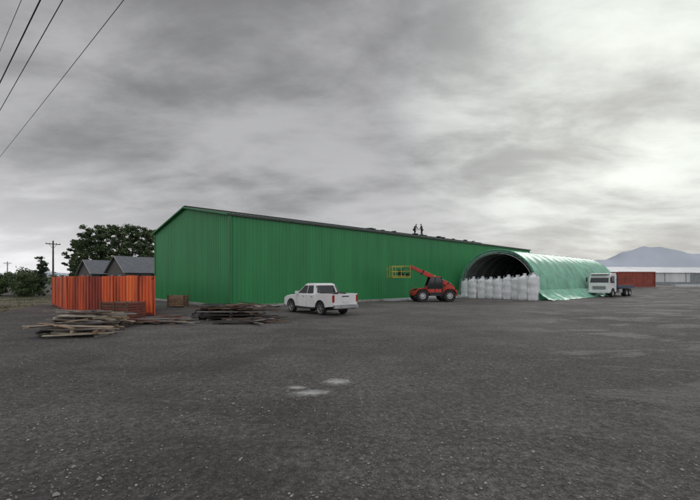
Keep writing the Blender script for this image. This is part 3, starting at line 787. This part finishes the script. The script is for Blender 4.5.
# ---------------------------------------------------------------- houses left
hwall=mat('house_wall_dark',(.09,.085,.08),.8); hroof=mat('house_roof_grey',(.12,.13,.145),.65,var=.15,scale=1.5,spec=.3); hwin=mat('house_window',(.03,.035,.045),.15); htrim=mat('house_trim',(.22,.22,.22),.6)
def house(x,y,ang,Ln,Wd,ev,rd):
    z0=gz(x,y); e=empty('gabled_house',(x,y,z0-.1),ang)
    q=MB(); q.prof([(0,0),(Wd,0),(Wd,ev),(Wd/2,rd-.1),(0,ev)],0,Ln,hwall); q.obj('walls',e)
    q=MB(); sl=math.atan2(rd-ev,Wd/2); o=.45
    for s in(0,1):
        xe=-o if s==0 else Wd+o; ze=ev-o*math.tan(sl)
        pr=ribs(Ln+.8,.4,.03); n=len(pr)
        q.add([(xe,t-.4,ze+oo+.02) for t,oo in pr]+[(Wd/2,t-.4,rd+oo+.02) for t,oo in pr],[(i,i+1,n+i+1,n+i) for i in range(n-1)],hroof)
    q.obj('roof',e)
    q=MB()
    for yy in(-.42,Ln+.42):
        q.cyl((-o,yy,ev-o*math.tan(sl)),(Wd/2,yy,rd),.09,.09,htrim,4); q.cyl((Wd+o,yy,ev-o*math.tan(sl)),(Wd/2,yy,rd),.09,.09,htrim,4)
    q.obj('barge_boards',e)
    q=MB()
    q.box((Wd*.3,-.02,1.7),(1.3,.06,1.2),hwin); q.box((Wd*.7,-.02,1.15),(1.0,.06,2.1),htrim); q.box((Wd*.3,-.03,1.05),(1.5,.09,.08),htrim)
    for k in(2,5,8): q.box((Wd+.02,k,1.7),(.06,1.3,1.1),hwin)
    q.obj('openings',e)
house(-44.0,73,math.radians(-38),13,7.5,2.8,5.5)
house(-52.5,78,math.radians(-38),11,6.5,2.7,5.1)

# ---------------------------------------------------------------- poles and wires
polem=mat('pole_wood',(.10,.085,.07),.9,var=.25,scale=3)
wirem=mat('wire',(.012,.012,.012),.6)
def pole(x,y,h,ang):
    z0=gz(x,y); e=empty('utility_pole',(x,y,z0),ang)
    q=MB(); q.cyl((0,0,-.1),(0,0,h),.15,.10,polem,10); q.box((0,0,h-.5),(2.0,.1,.12),polem); q.cyl((.5,0,h-.55),(0,0,h-1.2),.025,.025,polem,6); q.cyl((-.5,0,h-.55),(0,0,h-1.2),.025,.025,polem,6)
    for s in(-.9,-.45,.45,.9): q.cyl((s,0,h-.44),(s,0,h-.28),.04,.03,htrim,8)
    q.obj('post',e,smooth=True)
pole(-44.2,60,7.4,1.1); pole(-102,120,6.8,.3); 
ud=Vector((.742,-.670,0)); nd=Vector((.67,.742,0))
cen=nd*2.3
pole(*(cen-ud*42).xy,8.3,math.atan2(nd.y,nd.x)); pole(*(cen+ud*24).xy,8.3,math.atan2(nd.y,nd.x))
for off,r in((1.95,.015),(2.27,.010),(3.14,.008),(1.68,.006)):
    q=MB(); prev=None
    for i in range(41):
        t=-42+66*i/40; s=(i/40-.5)*2; p=nd*off+ud*t+Vector((0,0,8.0+.25*(s*s)-.02))
        if prev is not None: q.cyl(prev,p,r,r,wirem,6,False)
        prev=p
    q.obj('power_line',smooth=True)

# ---------------------------------------------------------------- hills
hm=mat('hazy_hill',(.42,.46,.52),1.0,var=.12,scale=.004,spec=0)  # air haze put into the base colour of both hill materials
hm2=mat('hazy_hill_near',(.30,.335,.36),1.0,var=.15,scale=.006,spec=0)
def hills(D,x0,x1,hf,m,depth=500,name='hills'):
    q=MB(); nx_=160; vs=[]
    for j in range(9):
        v=j/8
        for i in range(nx_+1):
            u=i/nx_; x=x0+(x1-x0)*u
            z=hf(u,x)*math.sin(math.pi*v)*(1+.18*noise.noise(Vector((x*.01,v*4,D*.01)))) 
            vs.append((x*(1+v*.12),D+v*depth,z))
    q.add(vs,[(j*(nx_+1)+i,j*(nx_+1)+i+1,(j+1)*(nx_+1)+i+1,(j+1)*(nx_+1)+i) for j in range(8) for i in range(nx_)],m)
    q.obj(name,smooth=True)
def hf(u,x):
    return (60+150*sstep(0,.18,u)*(.80+.5*noise.noise(Vector((u*9,2.3,0)))+.16*noise.noise(Vector((u*30,1,0)))))*sstep(0,.06,u)
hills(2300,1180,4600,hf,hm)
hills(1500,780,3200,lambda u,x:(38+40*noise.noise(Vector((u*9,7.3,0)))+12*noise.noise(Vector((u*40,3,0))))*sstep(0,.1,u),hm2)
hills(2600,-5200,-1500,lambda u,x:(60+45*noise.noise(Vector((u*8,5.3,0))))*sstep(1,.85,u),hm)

# ---------------------------------------------------------------- roof workers
skin=mat('skin',(.35,.2,.14),.6); jack=mat('work_jacket',(.03,.035,.05),.85); trou=mat('work_trousers',(.025,.027,.035),.9); boot=mat('boot',(.015,.012,.01),.7); helm=mat('helmet',(.3,.3,.29),.4); lips=mat('lips',(.25,.09,.08),.6)
def skinobj(name,parent,verts,edges,rad,root,m):
    me=bpy.data.meshes.new(name); me.from_pydata([Vector(v) for v in verts],edges,[]); me.materials.append(m)
    o=bpy.data.objects.new(name,me); scene.collection.objects.link(o); o.parent=parent
    md=o.modifiers.new('skin','SKIN'); md.use_smooth_shade=True
    if not me.skin_vertices: return o
    for i,r in enumerate(rad): 
        me.skin_vertices[0].data[i].radius=(r,r) if not isinstance(r,tuple) else r
        me.skin_vertices[0].data[i].use_root=(i==root)
    sb=o.modifiers.new('sub','SUBSURF'); sb.levels=1; sb.render_levels=2
    return o
def worker(loc,rz,crouch=0,bend=.0,top=jack):
    e=empty('worker',loc,rz)
    hz=.93-.42*crouch; hx=-.12*crouch
    ch=Vector((hx+math.sin(bend)*.42,0,hz+math.cos(bend)*.42)); nk=Vector((hx+math.sin(bend)*.58,0,hz+math.cos(bend)*.56)); hd=nk+Vector((.05+.05*bend,0,.16))
    V=[(hx,0,hz),(hx+math.sin(bend)*.2,0,hz+math.cos(bend)*.2),ch,nk]; E=[(0,1),(1,2),(2,3)]; Rr=[(.18,.15),(.18,.14),(.20,.15),.065]
    for s in(-1,1):
        sh=ch+Vector((0,s*.20,.04)); el_=sh+Vector((.05+.25*bend,s*.05,-.27)); wr_=el_+Vector((.2,-s*.03,-.14-.08*bend))
        k=len(V); V+=[sh,el_,wr_]; E+=[(2,k),(k,k+1),(k+1,k+2)]; Rr+=[.085,.065,.045]
        hv=[wr_,wr_+Vector((.05,0,-.03)),wr_+Vector((.085,0,-.05))]; he=[(0,1),(1,2)]; hr=[.03,(.038,.018),(.036,.016)]
        for f in range(4):
            b=Vector((.09,(f-1.5)*.02,-.052)); ln=(.07,.08,.075,.058)[f]; i0=len(hv)
            hv+=[wr_+b,wr_+b+Vector((ln*.55,0,-ln*.3)),wr_+b+Vector((ln*.75,0,-ln*.75))]; he+=[(2,i0),(i0,i0+1),(i0+1,i0+2)]; hr+=[.009,.009,.008]
        i0=len(hv); hv+=[wr_+Vector((.05,-s*.045,-.02)),wr_+Vector((.09,-s*.06,-.03))]; he+=[(1,i0),(i0,i0+1)]; hr+=[.011,.009]
        skinobj('hand',e,hv,he,hr,0,skin)
    skinobj('torso',e,V,E,Rr,0,top)
    V=[(hx,0,hz)];E=[];Rr=[(.17,.14)]
    for s in(-1,1):
        hp=Vector((hx,s*.10,hz-.06)); kn=Vector((hx+.08+.34*crouch,s*.12,.50-.06*crouch)); an_=Vector((-.02+s*.08,s*.13,.10))
        k=len(V); V+=[hp,kn,an_]; E+=[(0,k),(k,k+1),(k+1,k+2)]; Rr+=[.12,.085,.065]
        skinobj('boot',e,[an_,an_+Vector((0,0,-.05)),an_+Vector((.15,0,-.07))],[(0,1),(1,2)],[.06,.055,.045],0,boot)
    skinobj('trousers',e,V,E,Rr,0,trou)
    q=MB(); n=16; vs=[]
    for j in range(11):
        t=j/10; z=-.115+.23*t; r=math.sqrt(max(0.0002,1-(2*t-1)**2))
        for i in range(n):
            a=2*math.pi*i/n; x=math.cos(a)*.098*r; y=math.sin(a)*.078*r
            if i==0 and .35<t<.6: x+=.022
            vs.append((hd.x+x,y,hd.z+z))
    q.add(vs,[(j*n+i,j*n+(i+1)%n,(j+1)*n+(i+1)%n,(j+1)*n+i) for j in range(10) for i in range(n)],skin)
    for s in(-1,1):
        q.box((hd.x,s*.08,hd.z-.005),(.035,.02,.06),skin); q.box((hd.x+.088,s*.03,hd.z+.01),(.012,.022,.012),boot)
    q.box((hd.x+.09,0,hd.z-.055),(.012,.045,.01),lips); q.cyl(nk,hd+Vector((-.01,0,-.06)),.06,.06,skin,10)
    q.obj('head',e,smooth=True)
    q=MB(); vs=[]
    for j in range(6):
        t=j/5*math.pi/2
        for i in range(n):
            a=2*math.pi*i/n; vs.append((hd.x+math.cos(a)*.125*math.cos(t),math.sin(a)*.105*math.cos(t),hd.z+.035+.115*math.sin(t)))
    q.add(vs,[(j*n+i,j*n+(i+1)%n,(j+1)*n+(i+1)%n,(j+1)*n+i) for j in range(5) for i in range(n)],helm)
    q.box((hd.x+.12,0,hd.z+.035),(.09,.16,.012),helm); q.obj('helmet',e,smooth=True)
def onroof(t,y): 
    return (-8.9+t*UX-y*UY, 29.9+t*UY+y*UX, zr(y)+.13)
worker(onroof(32.6,8.5),.4,.3,.5,jack)
worker(onroof(34.4,8.5),2.6,0,.15,jack)
print('done')
